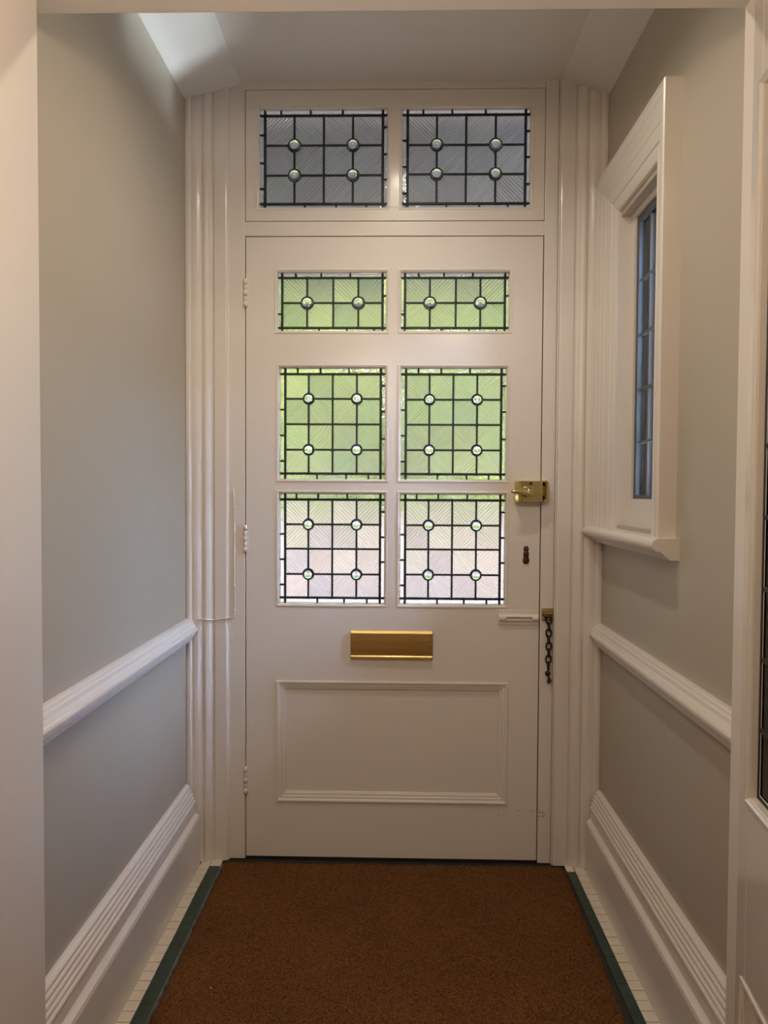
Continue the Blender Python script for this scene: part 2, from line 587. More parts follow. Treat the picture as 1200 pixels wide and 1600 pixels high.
# narrow bead by the right edge of the opening
obj('edge_bead', MB().box(0.4835, 0.4875, D - 0.012, D, 0.0, 2.41), WHITE, fr, 0.0015)
# latch staple on the frame
st = MB()
pts = [(0.4430, 1.137), (0.4575, 1.1365), (0.4608, 1.141), (0.4625, 1.155), (0.4628, 1.170), (0.4625, 1.185), (0.4608, 1.199), (0.4575, 1.2035), (0.4430, 1.203)]
st.prism(pts, lambda p, t: (p[0] + 0.0, t, p[1]), D - 0.008, D)
rg = []
for k in range(9):
    a = PI / 2 * k / 8
    rg.append([(0.4515 + 0.0105 * math.sin(a), D - 0.007 - 0.029 * math.cos(a), 1.1375 + 0.004 * math.sin(a)), (0.4515 + 0.0105 * math.sin(a), D - 0.007 - 0.029 * math.cos(a), 1.2025 - 0.004 * math.sin(a)),
               (0.4515 + 0.0070 * math.sin(a), D - 0.007 - 0.025 * math.cos(a), 1.2025 - 0.004 * math.sin(a)), (0.4515 + 0.0070 * math.sin(a), D - 0.007 - 0.025 * math.cos(a), 1.1375 + 0.004 * math.sin(a))])
st.loft(rg)
st.box(0.4430, 0.4535, D - 0.034, D - 0.006, 1.1375, 1.1440).box(0.4430, 0.4535, D - 0.034, D - 0.006, 1.1965, 1.2025)
so = obj('latch_staple', st, BRASS, fr, 0.0015)
so['label'] = 'brass latch keep with black-backed opening'
obj('recess_shade', MB().box(0.4425, 0.4525, D - 0.010, D - 0.0085, 1.144, 1.1965), BLACK, so)  # black sheet standing in for the shade inside the keep
obj('latch_bolt', MB().box(0.4425, 0.4475, D - 0.030, D - 0.012, 1.155, 1.186), BRASS, so, 0.002)
# filled bolt keep marks low on frame
m = MB()
for x, z in ((0.4475, 0.163), (0.4475, 0.150), (0.458, 0.163), (0.463, 0.157), (0.459, 0.150)):
    m.box(x - 0.003, x + 0.003, D - 0.0022, D - 0.0005, z - 0.0007, z + 0.0007)
obj('filler_mark', m, BRONZE, fr)


# ------------------------------------------------------------------ leaded lights
def circ(cx, cz, r, a0, a1, n):
    return [(cx + r * math.cos(a0 + (a1 - a0) * i / n), cz + r * math.sin(a0 + (a1 - a0) * i / n)) for i in range(n + 1)]


def came(mb, x0, z0, x1, z1, wd, y, th=0.0042):
    """a rounded lead strip between two points of the XZ plane"""
    d = Vector((x1 - x0, z1 - z0)).normalized()
    nx, nz = -d.y, d.x
    h = wd / 2
    sec = [(-h, -0.0018), (-h * 0.55, -th), (h * 0.55, -th), (h, -0.0018), (h, 0.0018), (h * 0.55, th), (-h * 0.55, th), (-h, 0.0018)]
    mb.loft([[(px + nx * a, y + b, pz + nz * a) for a, b in sec] for px, pz in ((x0, z0), (x1, z1))])


def ring(mb, cx, cz, ro, ri, y, th=0.0048, n=22):
    rings = []
    for k in range(n + 1):
        a = 2 * PI * k / n
        c, s_ = math.cos(a), math.sin(a)
        mid = (ro + ri) / 2
        rings.append([(cx + c * r, y + b, cz + s_ * r) for r, b in ((ri, 0.001), (ri, -0.001), (mid - 0.001, -th), (mid + 0.001, -th), (ro, -0.001), (ro, 0.001), (mid + 0.001, th), (mid - 0.001, th))])
    mb.loft(rings, cap=False)


def leaded(parent, X0, X1, Z0, Z1, y, bord, vx, hz, rnd, ro, ri, ticks, wm=0.0062, wb=0.0078):
    """bord=(l,r,b,t), vx/hz inner came fractions from left / from top, rnd = list of (ix, iz); ticks = (top, bottom, left, right)"""
    W, H = X1 - X0, Z1 - Z0
    fx = lambda a: X0 + a * W
    fz = lambda a: Z1 - a * H
    jit = lambda: random.uniform(-0.0012, 0.0012)
    l, r, t, b = fx(bord[0]), fx(bord[1]), fz(bord[2]), fz(bord[3])
    vx = [fx(a) + jit() for a in vx]
    hz = [fz(a) + jit() for a in hz]
    mb = MB()
    came(mb, l, Z0, l, Z1, wb, y)
    came(mb, r, Z0, r, Z1, wb, y)
    came(mb, X0, t, X1, t, wb, y)
    came(mb, X0, b, X1, b, wb, y)
    cen = [(vx[i], hz[j]) for i, j in rnd]

    def run(fixed, a0, a1, vert):
        # straight came broken where it meets a roundel
        cuts = sorted([(c[1] if vert else c[0]) for c in cen if abs((c[0] if vert else c[1]) - fixed) < 1e-6])
        s0 = a0
        for c in cuts:
            e0 = c - ro * 0.9
            if vert:
                came(mb, fixed, s0, fixed, e0, wm, y, 0.0036)
            else:
                came(mb, s0, fixed, e0, fixed, wm, y, 0.0036)
            s0 = c + ro * 0.9
        if vert:
            came(mb, fixed, s0, fixed, a1, wm, y, 0.0036)
        else:
            came(mb, s0, fixed, a1, fixed, wm, y, 0.0036)
    for x in vx:
        run(x, b, t, True)
    for z in hz:
        run(z, l, r, False)
    for c in cen:
        ring(mb, c[0], c[1], ro, ri, y)
    for a in ticks[0]:
        came(mb, fx(a), t, fx(a), Z1, wm, y)
    for a in ticks[1]:
        came(mb, fx(a), Z0, fx(a), b, wm, y)
    for a in ticks[2]:
        came(mb, X0, fz(a), l, fz(a), wm, y)
    for a in ticks[3]:
        came(mb, r, fz(a), X1, fz(a), wm, y)
    # solder joints
    for x in vx:
        for z in [t, b] + hz:
            if all((Vector((x, z)) - Vector(c)).length > ro for c in cen):
                mb.lathe([(0.0005, -0.0052), (0.0042, -0.0044), (0.0052, -0.002)], (x, y, z), 'y', 8)
    lead = obj('lead_lattice', mb, LEAD, parent)
    lead['label'] = 'black lead cames'
    # panes
    xs = [l] + vx + [r]
    zs = [t] + hz + [b]
    for i in range(len(xs) - 1):
        for j in range(len(zs) - 1):
            xa, xb, za, zb = xs[i], xs[i + 1], zs[j + 1], zs[j]
            pts = []
            near = None
            for (cx, cz, a0) in ((xa, za, 0), (xb, za, 1), (xb, zb, 2), (xa, zb, 3)):
                hit = [c for c in cen if (Vector(c) - Vector((cx, cz))).length < 1e-5]
                if hit:
                    near = a0
                    st_ = PI / 2 * a0
                    pts += circ(cx, cz, (ro + ri) / 2, st_ + PI / 2, st_, 5)
                else:
                    pts.append((cx, cz))
            fall = near in (1, 3) if near is not None else random.random() < 0.5
            if len(hz) == 2 and random.random() < 0.35:
                fall = not fall
            pm = MB().prism(pts, lambda p, tt: (p[0], tt, p[1]), y - 0.0012, y + 0.0012)
            obj('pane', pm, REED_F if fall else REED_R, lead)
    for c in cen:
        rr = (ro + ri) / 2
        pm = MB().lathe([(0.0, -0.0065), (0.0018, -0.0062), (0.0032, -0.0046), (0.0055, -0.0036), (0.008, -0.0042), (rr * 0.75, -0.0034), (rr, -0.0012), (rr, 0.0012), (0.0, 0.0016)], (c[0], y, c[1]), 'y', 20)
        obj('bullseye', pm, BULL, lead)

    def strip(xa, xb, za, zb):
        obj('border_pane', MB().box(xa, xb, y - 0.0013, y + 0.0013, za, zb), HAMMER, lead)
    cs = [X0] + [fx(a) for a in ticks[0]] + [X1]
    for a, c in zip(cs, cs[1:]):
        strip(a, c, t, Z1)
    cs = [X0] + [fx(a) for a in ticks[1]] + [X1]
    for a, c in zip(cs, cs[1:]):
        strip(a, c, Z0, b)
    cs = [t] + [fz(a) for a in ticks[2]] + [b]
    for a, c in zip(cs, cs[1:]):
        strip(X0, l, c, a)
    cs = [t] + [fz(a) for a in ticks[3]] + [b]
    for a, c in zip(cs, cs[1:]):
        strip(r, X1, c, a)
    return lead


BEAD = [(-0.0085, 0.0), (-0.0075, -0.0022), (-0.004, -0.0026), (-0.002, -0.0005), (0.0, 0.001), (0.0005, 0.012), (0.003, 0.0125)]
OUTER = [(-0.0085, 0.0)]


def bead_ring(x0, x1, z0, z1):
    return MB().frame_ring(x0, x1, z0, z1, BEAD + [(0.003, 0.022), (-0.002, 0.022)], D)


# ------------------------------------------------------------------ front door
door = empty('door_1', (0, 0, 0))
tag(door, 'white front door with six leaded glass lights and brass letter plate', 'door', kind='structure')
DX0, DX1, DZ0, DZ1 = -0.4765, 0.4395, 0.009, 1.9515
colsT = ((-0.380, -0.0402), (0.0032, 0.3391))
colsM = ((-0.3740, -0.0415), (0.0042, 0.3340))
rowT, rowM, rowL = (1.6634, 1.8458), (1.2035, 1.5522), (0.8125, 1.1600)
yd = D + 0.044
m = MB()
# rails and stiles around the six openings
zc = [DZ0, rowL[0], rowL[1], rowM[0], rowM[1], rowT[0], rowT[1], DZ1]
PZ0, PZ1, PX0, PX1 = 0.186, 0.570, -0.3805, 0.3440
m.box(DX0, DX1, D, yd, PZ1, rowL[0])
m.box(DX0, DX1, D, yd, DZ0, PZ0)
m.box(DX0, PX0, D, yd, PZ0, PZ1).box(PX1, DX1, D, yd, PZ0, PZ1)
m.box(DX0, DX1, D, yd, rowL[1], rowM[0])
m.box(DX0, DX1, D, yd, rowM[1], rowT[0])
m.box(DX0, DX1, D, yd, rowT[1], DZ1)
for (za, zb), cols in ((rowL, colsM), (rowM, colsM), (rowT, colsT)):
    m.box(DX0, cols[0][0], D, yd, za, zb).box(cols[0][1], cols[1][0], D, yd, za, zb).box(cols[1][1], DX1, D, yd, za, zb)
# the flush lower panel
m.box(PX0, PX1, D + 0.0105, yd - 0.006, PZ0, PZ1)
obj('door_leaf', m, WHITE, door)
m = MB().frame_ring(PX0, PX1, PZ0, PZ1, [(-0.001, 0.0), (-0.001, -0.004), (0.0035, -0.0052), (0.007, -0.004), (0.009, -0.0008), (0.0115, -0.0004), (0.0165, 0.0000), (0.0178, 0.0040), (0.0205, 0.0036), (0.0250, 0.0040), (0.0262, 0.0080), (0.0285, 0.0078), (0.0300, 0.0105), (0.0312, 0.0110)], D)
obj('panel_moulding', m, WHITE, door)
TK4 = ((0.17, 0.385, 0.655), (0.355, 0.63, 0.84), (0.375, 0.605, 0.835), (0.16, 0.39, 0.635))
TK4b = ((0.16, 0.365, 0.64), (0.36, 0.615, 0.83), (0.37, 0.60, 0.83), (0.165, 0.395, 0.62))
TK2 = ((0.165, 0.40, 0.665), (0.38, 0.635, 0.885), (0.70,), (0.39,))
R4 = [(0, 0), (2, 0), (0, 2), (2, 2)]
for k, (x0, x1) in enumerate(colsT):
    z0, z1 = rowT
    obj('glazing_bead', bead_ring(x0, x1, z0, z1), WHITE, door)
    leaded(door, x0, x1, z0, z1, D + 0.016, (0.04, 0.962, 0.085, 0.932), (0.273, 0.507, 0.739), (0.513,), [(0, 0), (2, 0)], 0.0215, 0.0165, TK2)
for rz, tk in ((rowM, TK4), (rowL, TK4b)):
    for k, (x0, x1) in enumerate(colsM):
        obj('glazing_bead', bead_ring(x0, x1, rz[0], rz[1]), WHITE, door)
        leaded(door, x0, x1, rz[0], rz[1], D + 0.016, (0.053, 0.953, 0.057, 0.948), (0.275, 0.502, 0.728), (0.28, 0.503, 0.731), R4, 0.0192, 0.0146, tk)

# letter plate
lp = obj('letter_plate', MB().box(-0.1480, 0.1105, D - 0.003, D, 0.6425, 0.7305), BRUSHED, door, 0.001)
lp['label'] = 'brass letter plate'
m = MB()
fp = [(0.7295, -0.003), (0.7295, -0.0065), (0.724, -0.0092), (0.70, -0.0105), (0.675, -0.0105), (0.658, -0.0098), (0.6545, -0.0098), (0.651, -0.0125), (0.6465, -0.0128), (0.6435, -0.0095), (0.6435, -0.003)]
m.prism(fp, lambda p, t: (t, D + p[1], p[0]), -0.1455, 0.1080)
obj('flap', m, BRUSHED, lp)

# hinges
for z in (1.7795, 1.017, 0.253):
    h = MB()
    for i in range(5):
        if i in (0, 2, 4):
            h.lathe([(0.0005, 0), (0.0062, 0.0006), (0.0062, 0.0166), (0.0005, 0.0172)], (-0.4780, D - 0.0035, z - 0.043 + i * 0.0172), 'z', 10)
        else:
            h.lathe([(0.0005, 0), (0.0050, 0.0006), (0.0050, 0.0166), (0.0005, 0.0172)], (-0.4785, D - 0.0025, z - 0.043 + i * 0.0172), 'z', 10)
    h.box(-0.476, -0.468, D - 0.0012, D, z - 0.043, z + 0.043)
    obj('hinge', h, WHITE, door)

# night latch
nl = MB()
pts = [(0.3590, D), (0.3590, D - 0.022), (0.3655, D - 0.0375), (0.3700, D - 0.0415), (0.4385, D - 0.0415), (0.4385, D)]
nl.prism(pts, lambda p, t: (p[0], p[1], t), 1.1365, 1.2015)
la = obj('night_latch', nl, BRASS, door, 0.002)
la['label'] = 'brass night latch with pointed thumb turn'
m = MB().lathe([(0.0005, -0.0035), (0.0150, -0.0035), (0.0172, -0.001), (0.0172, 0.001)], (0.3905, D - 0.0420, 1.1685), 'y', 24)
obj('rosette', m, BRASS, la)
m = MB()
rings = []
for x, hz_, dy, yy in ((0.4035, 0.003, 0.002, -0.047), (0.4000, 0.0110, 0.006, -0.050), (0.3905, 0.0132, 0.008, -0.052), (0.3795, 0.0120, 0.0085, -0.053), (0.3680, 0.0090, 0.008, -0.055), (0.3540, 0.0068, 0.007, -0.057), (0.3440, 0.0050, 0.006, -0.0575), (0.3400, 0.0022, 0.003, -0.0575)):
    rings.append([(x, D + yy + dy * math.sin(2 * PI * k / 12), 1.1685 + hz_ * math.cos(2 * PI * k / 12)) for k in range(12)])
m.loft(rings, smooth=True)
obj('thumb_turn', m, BRASS, la)
obj('snib_button', MB().lathe([(0.0005, -0.001), (0.0046, -0.001), (0.0046, 0.001)], (0.4020, D - 0.0415, 1.1935), 'y', 14), BLACK, la)

# keyhole cover
m = MB().lathe([(0.0005, 0.0285), (0.005, 0.0272), (0.0082, 0.022), (0.0082, 0.0165), (0.006, 0.0112), (0.0078, 0.0085), (0.0092, 0.004), (0.0082, -0.001), (0.0075, -0.004), (0.0088, -0.010), (0.0105, -0.017), (0.0098, -0.0225), (0.006, -0.0265), (0.0005, -0.0278)],
             (0.3975, D - 0.001, 0.9715), 'z', 16, (1, 0.6, 1))
kc = obj('keyhole_cover', m, BRONZE, door)
kc['label'] = 'dark bronze keyhole cover'

# door chain track, painted white
m = MB().box(0.3130, 0.4370, D - 0.003, D, 0.7530, 0.8010)
tr_ = obj('chain_track', m, WHITE, door, 0.001)
tr_['label'] = 'white painted track for the door chain'
m = MB()
n = 10
for (xa, xb, a0, a1) in ((0.3140, 0.3370, 0, PI), (0.4165, 0.4365, 0, PI), (0.3370, 0.4165, 0, PI * 0.36), (0.3370, 0.4165, PI * 0.70, PI)):
    rin, rout = 0.0078, 0.0112
    sec = [(rout * math.cos(a0 + (a1 - a0) * i / n), rout * math.sin(a0 + (a1 - a0) * i / n)) for i in range(n + 1)]
    sec += [(rin * math.cos(a1 - (a1 - a0) * i / n), rin * math.sin(a1 - (a1 - a0) * i / n)) for i in range(n + 1)]
    m.prism(sec, lambda p, t: (t, D - 0.003 - p[1], 0.7755 + p[0]), xa, xb)
obj('channel', m, WHITE, tr_)
m = MB()
for x, z in ((0.327, 0.7935), (0.421, 0.7945), (0.421, 0.7595), (0.327, 0.7595)):
    m.lathe([(0.0005, -0.0012), (0.0022, -0.0012), (0.0030, 0.0)], (x, D - 0.003, z), 'y', 10)
obj('screw', m, WHITE, tr_)
# old bolt marks
m = MB()
for x in (0.322, 0.337, 0.352, 0.375, 0.385, 0.408, 0.418):
    for z in (0.1655, 0.152):
        if random.random() < 0.8:
            m.box(x - 0.0012, x + 0.0012, D - 0.0006, D + 0.001, z - 0.0008, z + 0.0008)
m.box(0.424, 0.432, D - 0.0004, D + 0.001, 0.1650, 0.1660)
obj('screw_hole', m, BRONZE, door)

# ------------------------------------------------------------------ transom light above the door
tl = empty('window_2', (0, 0, 0))
tag(tl, 'wide fixed transom light with two leaded panels above door', 'window', kind='structure')
TX = ((-0.4375, -0.0396), (0.0045, 0.3999))
TZ0, TZ1 = 2.0408, 2.3446
m = MB()
m.box(-0.4775, 0.4412, D - 0.001, yd, 2.0005, TZ0).box(-0.4775, 0.4412, D - 0.001, yd, TZ1, 2.3975)
m.box(-0.4775, TX[0][0], D - 0.001, yd, TZ0, TZ1).box(TX[0][1], TX[1][0], D - 0.001, yd, TZ0, TZ1).box(TX[1][1], 0.4412, D - 0.001, yd, TZ0, TZ1)
obj('sash_frame', m, WHITE, tl, 0.001)
TKT = ((0.17, 0.40, 0.65), (0.355, 0.60, 0.835), (0.25, 0.53, 0.79), (0.175, 0.445, 0.70))
TKT2 = ((0.165, 0.39, 0.65), (0.35, 0.605, 0.83), (0.31, 0.575, 0.84), (0.22, 0.48, 0.75))
for k, (x0, x1) in enumerate(TX):
    obj('glazing_bead', bead_ring(x0, x1, TZ0, TZ1), WHITE, tl)
    leaded(tl, x0, x1, TZ0, TZ1, D + 0.016, (0.044, 0.962, 0.055, 0.944), (0.272, 0.502, 0.73), (0.353, 0.652), [(0, 0), (2, 0), (0, 1), (2, 1)], 0.0212, 0.0163, (TKT, TKT2)[k], 0.0068, 0.0085)

# ------------------------------------------------------------------ side window in the right wall
win = empty('window_1', (0, 0, 0))
tag(win, 'narrow side window with white moulded surround and leaded panes', 'window', kind='structure')
# casing profile: (distance in from the outer edge, proud of wall)
cp = [(0.0, 0.0), (0.0, 0.040), (0.003, 0.0425), (0.008, 0.0425), (0.011, 0.040), (0.020, 0.0385), (0.026, 0.0365), (0.029, 0.0345), (0.034, 0.0345), (0.040, 0.0335), (0.046, 0.0305), (0.050, 0.0285), (0.056, 0.0285), (0.062, 0.0265),
      (0.066, 0.0235), (0.071, 0.0230), (0.092, 0.0180), (0.095, 0.0145), (0.099, 0.0145), (0.103, 0.0165), (0.108, 0.0160), (0.120, 0.0120), (0.125, 0.009), (0.125, 0.0)]
CY0, CY1, CZ1 = 1.575, 2.1245, 2.087
SZ = 1.064
rings = []
for d_, p in cp:
    x = XR - p
    rings.append([(x, CY0 + d_, SZ), (x, CY0 + d_, CZ1 - d_), (x, CY1 - d_, CZ1 - d_), (x, CY1 - d_, SZ)])
m = MB().loft(rings, cap=False, closed=False)
for k in (0, 3):
    m.add([r[k] for r in rings], [tuple(range(len(rings)))])
obj('casing', m, WHITE, win)
# reveal lining
IX = 0.651
m = MB()
iy0, iy1, iz1 = CY0 + 0.125, CY1 - 0.125, CZ1 - 0.125
e = 0.012
q = 0.0016
m.box(XR - 0.006, 0.690, iy0 - e, iy0 + q, SZ, iz1 + e).box(XR - 0.006, 0.690, iy1 - q, iy1 + e, SZ, iz1 + e).box(XR - 0.006, 0.690, iy0 + q, iy1 - q, iz1 - q, iz1 + e)
obj('reveal', m, WHITE, win)
# fixed wooden frame with stepped bottom rail
m = MB()
fw = 0.038
m.box(IX, 0.690, iy1 - fw, iy1, 1.150, iz1 - 0.034).box(IX, 0.690, iy0, iy0 + fw, 1.150, iz1 - 0.034).box(IX, 0.690, iy0, iy1, iz1 - 0.034, iz1).box(IX, 0.690, iy0, iy1, SZ, 1.150)
m.box(IX - 0.008, IX, iy0 + 0.003, iy1 - 0.003, SZ, 1.100).box(IX - 0.013, IX - 0.008, iy0 + 0.003, iy1 - 0.003, SZ, 1.088)
obj('window_frame', m, WHITE, win)
gy0, gy1, gz0, gz1 = iy0 + fw, iy1 - fw, 1.150, iz1 - 0.034
m = MB()
sw = 0.017
m.box(IX + 0.006, IX + 0.030, gy0, gy0 + sw, gz0, gz1).box(IX + 0.006, IX + 0.030, gy1 - sw, gy1, gz0, gz1).box(IX + 0.006, IX + 0.030, gy0 + sw, gy1 - sw, gz1 - sw, gz1).box(IX + 0.006, IX + 0.030, gy0 + sw, gy1 - sw, gz0, gz0 + 0.010)
cas = obj('casement', m, STEEL, win, 0.001)
cas['label'] = 'dark grey steel casement frame'
gx = IX + 0.016
ys = [gy0 + sw, gy0 + sw + (gy1 - gy0 - 2 * sw) / 3, gy0 + sw + 2 * (gy1 - gy0 - 2 * sw) / 3, gy1 - sw]
zs = [gz0 + 0.010, 1.306, 1.452, 1.602, 1.752, gz1 - sw]
m = MB()
for y in ys[1:-1]:
    m.box(gx - 0.003, gx + 0.003, y - 0.0028, y + 0.0028, zs[0], zs[-1])
for z in zs[1:-1]:
    m.box(gx - 0.0034, gx + 0.0034, ys[0], ys[-1], z - 0.0035, z + 0.0035)
ll = obj('lead_lattice', m, LEADGREY, win, 0.0012)
for a, b in zip(ys, ys[1:]):
    for c, d_ in zip(zs, zs[1:]):
        obj('pane', MB().box(gx - 0.001, gx + 0.001, a, b, c, d_), CLEAR, ll)
# sill with rounded nosing and bed mould
sp = []
cx, cz, rr = 0.578, 1.050, 0.0145
sp.append((XR + 0.03, cz + rr))
for k in range(13):
    a = PI / 2 + PI * k / 12
    sp.append((cx + rr * math.cos(a), cz + rr * math.sin(a)))
sp += [(0.584, cz - rr), (0.585, cz - rr - 0.003), (0.590, cz - rr - 0.006), (0.5925, cz - rr - 0.010), (0.594, cz - rr - 0.0105), (0.598, cz - rr - 0.013), (0.603, cz - rr - 0.019), (0.605, cz - rr - 0.0195), (XR + 0.001, cz - rr - 0.0195), (XR + 0.001, cz - 0.006), (XR + 0.03, cz - 0.006)]
m = MB().prism([p for p in sp if p[0] <= XR + 0.002 or True], lambda p, t: (p[0], t, p[1]), 1.700, 1.999)
sp2 = [(XR, cz + rr)] + sp[1:-3] + [(XR, cz - rr - 0.0195)]
m.prism(sp2, lambda p, t: (p[0], t, p[1]), 1.552, 1.700).prism(sp2, lambda p, t: (p[0], t, p[1]), 1.999, 2.140)
m.box(XR, 0.69, iy0, iy1, SZ - 0.02, SZ + 0.0004)
obj('sill', m, WHITE, win)

# ------------------------------------------------------------------ inner frame of the hall doorway
m = MB()
m.box(-0.72, -0.592, 0.70, 1.142, 0, 2.10)
m.box(0.570, 0.73, 1.150, YB, 0, 2.10)
m.box(-0.72, 0.73, 1.10, YB, 1.971, 2.08)
m.box(-0.72, -0.63, 1.142, YB, 0, 2.0)
struct('trim_6', m, WHITE, 'white frame of the inner doorway nearest the camera', 'door frame', 0.003)
# hall side return beyond the right jamb
struct('trim_7', MB().box(0.62, 0.73, 0.98, 1.150, 0, 2.10), WHITE, 'white return of the inner doorway behind open door', 'door frame', 0.003)

# ------------------------------------------------------------------ open inner door on the right
d2 = empty('door_2', (0.571, 1.163, 0.006))
d2.rotation_euler = (0, 0, math.radians(-90 - 7.5))
tag(d2, 'open white glazed inner door at the right edge', 'door', kind='structure')
LW, LT, LH = 0.86, 0.040, 1.955
s0, s1, g0_, g1_ = 0.047, LW - 0.08, 0.670, 1.80
m = MB()
m.box(0, s0, 0, LT, 0, LH).box(s1, LW, 0, LT, 0, LH).box(s0, s1, 0, LT, g1_, LH).box(s0, s1, 0, LT, 0.355, g0_).box(s0, s1, 0, LT, 0, 0.10).box(s0, s1, 0.010, LT - 0.01, 0.10, 0.355)
obj('door_leaf', m, LEAFWHITE, d2, 0.0015)
m = MB().frame_ring(s0, s1, g0_, g1_, [(-0.012, 0), (-0.011, -0.003), (-0.005, -0.0035), (-0.002, 0.0), (0.001, 0.003), (0.002, 0.014), (0.010, 0.0145)], 0)
obj('glazing_bead', m, LEAFWHITE, d2)
m = MB().frame_ring(s0 - 0.014, s1 + 0.014, 0.086, 0.369, [(0, 0), (0.001, -0.003), (0.006, -0.0035), (0.010, -0.001), (0.014, 0.004), (0.016, 0.0105)], 0)
obj('panel_moulding', m, LEAFWHITE, d2)
m = MB()
gw = (s1 - s0) / 6
nz = 10
gh = (g1_ - g0_) / nz
for i in range(1, 6):
    came(m, s0 + gw * i, g0_, s0 + gw * i, g1_, 0.007, 0.017)
for j in range(1, nz):
    came(m, s0, g0_ + gh * j, s1, g0_ + gh * j, 0.009, 0.017)
came(m, s0 + 0.004, g0_, s0 + 0.004, g1_, 0.008, 0.017)
came(m, s1 - 0.004, g0_, s1 - 0.004, g1_, 0.008, 0.017)
came(m, s0, g0_ + 0.004, s1, g0_ + 0.004, 0.008, 0.017)
ll = obj('lead_lattice', m, LEAD, d2)
for i in range(6):
    for j in range(nz):
        obj('pane', MB().box(s0 + gw * i, s0 + gw * (i + 1), 0.016, 0.0185, g0_ + gh * j, g0_ + gh * (j + 1)), CLEAR, ll)

# ------------------------------------------------------------------ coir mat
mat_o = empty('doormat', (0, 1.6, 0))
tag(mat_o, 'brown coir mat set into the floor before the front door', 'doormat')
FL, FR, NL, NR = (-0.5405, 2.147), (0.5225, 2.151), (-0.5385, 0.98), (0.497, 0.98)
nx, ny = 90, 100
vs, fs = [], []
for j in range(ny + 1):
    v = j / ny
    for i in range(nx + 1):
        u = i / nx
        xa = FL[0] + (FR[0] - FL[0]) * u
        xb = NL[0] + (NR[0] - NL[0]) * u
        ya_ = FL[1] + (FR[1] - FL[1]) * u
        yb_ = NL[1] + (NR[1] - NL[1]) * u
        ed = i in (0, nx) or j in (0, ny)
        vs.append((xa + (xb - xa) * v + (random.uniform(-.0012, .0012)), ya_ + (yb_ - ya_) * v - 1.6 + random.uniform(-.001, .001), -0.006 if ed else 0.002 + random.uniform(-0.0012, 0.0012)))
for j in range(ny):
    for i in range(nx):
        a = j * (nx + 1) + i
        fs.append((a, a + nx + 1, a + nx + 2, a + 1))
mm = MB().add(vs, fs, True)
obj('mat_body', mm, COIR, mat_o)
vs, fs = [], []
for k in range(42000):
    u, v = random.uniform(0.004, 0.996), random.random() ** 0.9
    xa = FL[0] + (FR[0] - FL[0]) * u
    xb = NL[0] + (NR[0] - NL[0]) * u
    x = xa + (xb - xa) * v
    y = 2.144 + (1.30 - 2.144) * v - 1.6
    a = random.uniform(0, 2 * PI)
    ln = random.uniform(0.003, 0.007)
    wd = 0.0006
    dx, dy = math.cos(a) * ln, math.sin(a) * ln
    o = len(vs)
    vs += [(x - math.sin(a) * wd, y + math.cos(a) * wd, 0.001), (x + math.sin(a) * wd, y - math.cos(a) * wd, 0.001), (x + dx, y + dy, random.uniform(0.003, 0.0065))]
    fs.append((o, o + 1, o + 2))
me = bpy.data.meshes.new('pile')
me.from_pydata(vs, [], fs)
PILE = leaf_mat('coir_fibre', (0.065, 0.025, 0.009), (0.27, 0.125, 0.048))
me.materials.append(PILE)
po = obj('coir_pile', me, PILE, mat_o)
po['kind'] = 'stuff'
sp_ = tag(obj('paint_fleck', MB().lathe([(0.0005, 0.0), (0.0016, 0.001), (0.0014, 0.0026), (0.0003, 0.0034)], (-0.431, 1.583, 0.0035), 'z', 8), WHITE), 'tiny white fleck lying on the brown coir mat', 'fleck')

# ------------------------------------------------------------------ security chain hanging from the frame
ch = empty('door_chain', (0.4655, D, 0.8065))
tag(ch, 'dark security chain hanging from a brass plate on the door frame', 'chain')
OX, OY, OZ = 0.4655, D, 0.8065
rel = lambda x, y, z: (x - OX, y - OY, z - OZ)


def shift(mb):
    mb.v = [rel(*p) for p in mb.v]
    return mb


obj('mounting_plate', shift(MB().box(0.4474, 0.4836, D - 0.0042, D - 0.0008, 0.7665, 0.8068)), BRASS, ch, 0.001)
m = MB()
for x in (0.4545, 0.4760):
    m.lathe([(0.0005, -0.0062), (0.0026, -0.0058), (0.0036, -0.0042)], (x, D, 0.7995), 'y', 12)
obj('screw', shift(m), BRASS, ch)
m = MB().tube([(0.4520, D - 0.004, 0.7865), (0.4565, D - 0.011, 0.7835), (0.4655, D - 0.0145, 0.7815), (0.4745, D - 0.011, 0.7835), (0.4790, D - 0.004, 0.7865)], [0.0030, 0.0036, 0.0040, 0.0036, 0.0030], 10)
obj('staple', shift(m), BRONZE, ch)


def link(cz, front, cx=0.4685, tilt=0.0):
    pts = []
    hw, hh = 0.0076, 0.0126
    for k in range(20):
        a = 2 * PI * k / 20
        u = hw * math.cos(a)
        v = (hh - hw) * (1 if math.sin(a) > 0 else -1) * (abs(math.sin(a)) ** 0.3) + hw * math.sin(a)
        u2, v2 = u * math.cos(tilt) - v * math.sin(tilt), u * math.sin(tilt) + v * math.cos(tilt)
        if front:
            pts.append((cx + u2, D - 0.0125, cz + v2))
        else:
            pts.append((cx + v2 * math.sin(0.05), D - 0.0125 + u2 * 0.95, cz + v2))
    return MB().tube(pts, 0.0028, 8, closed=True)


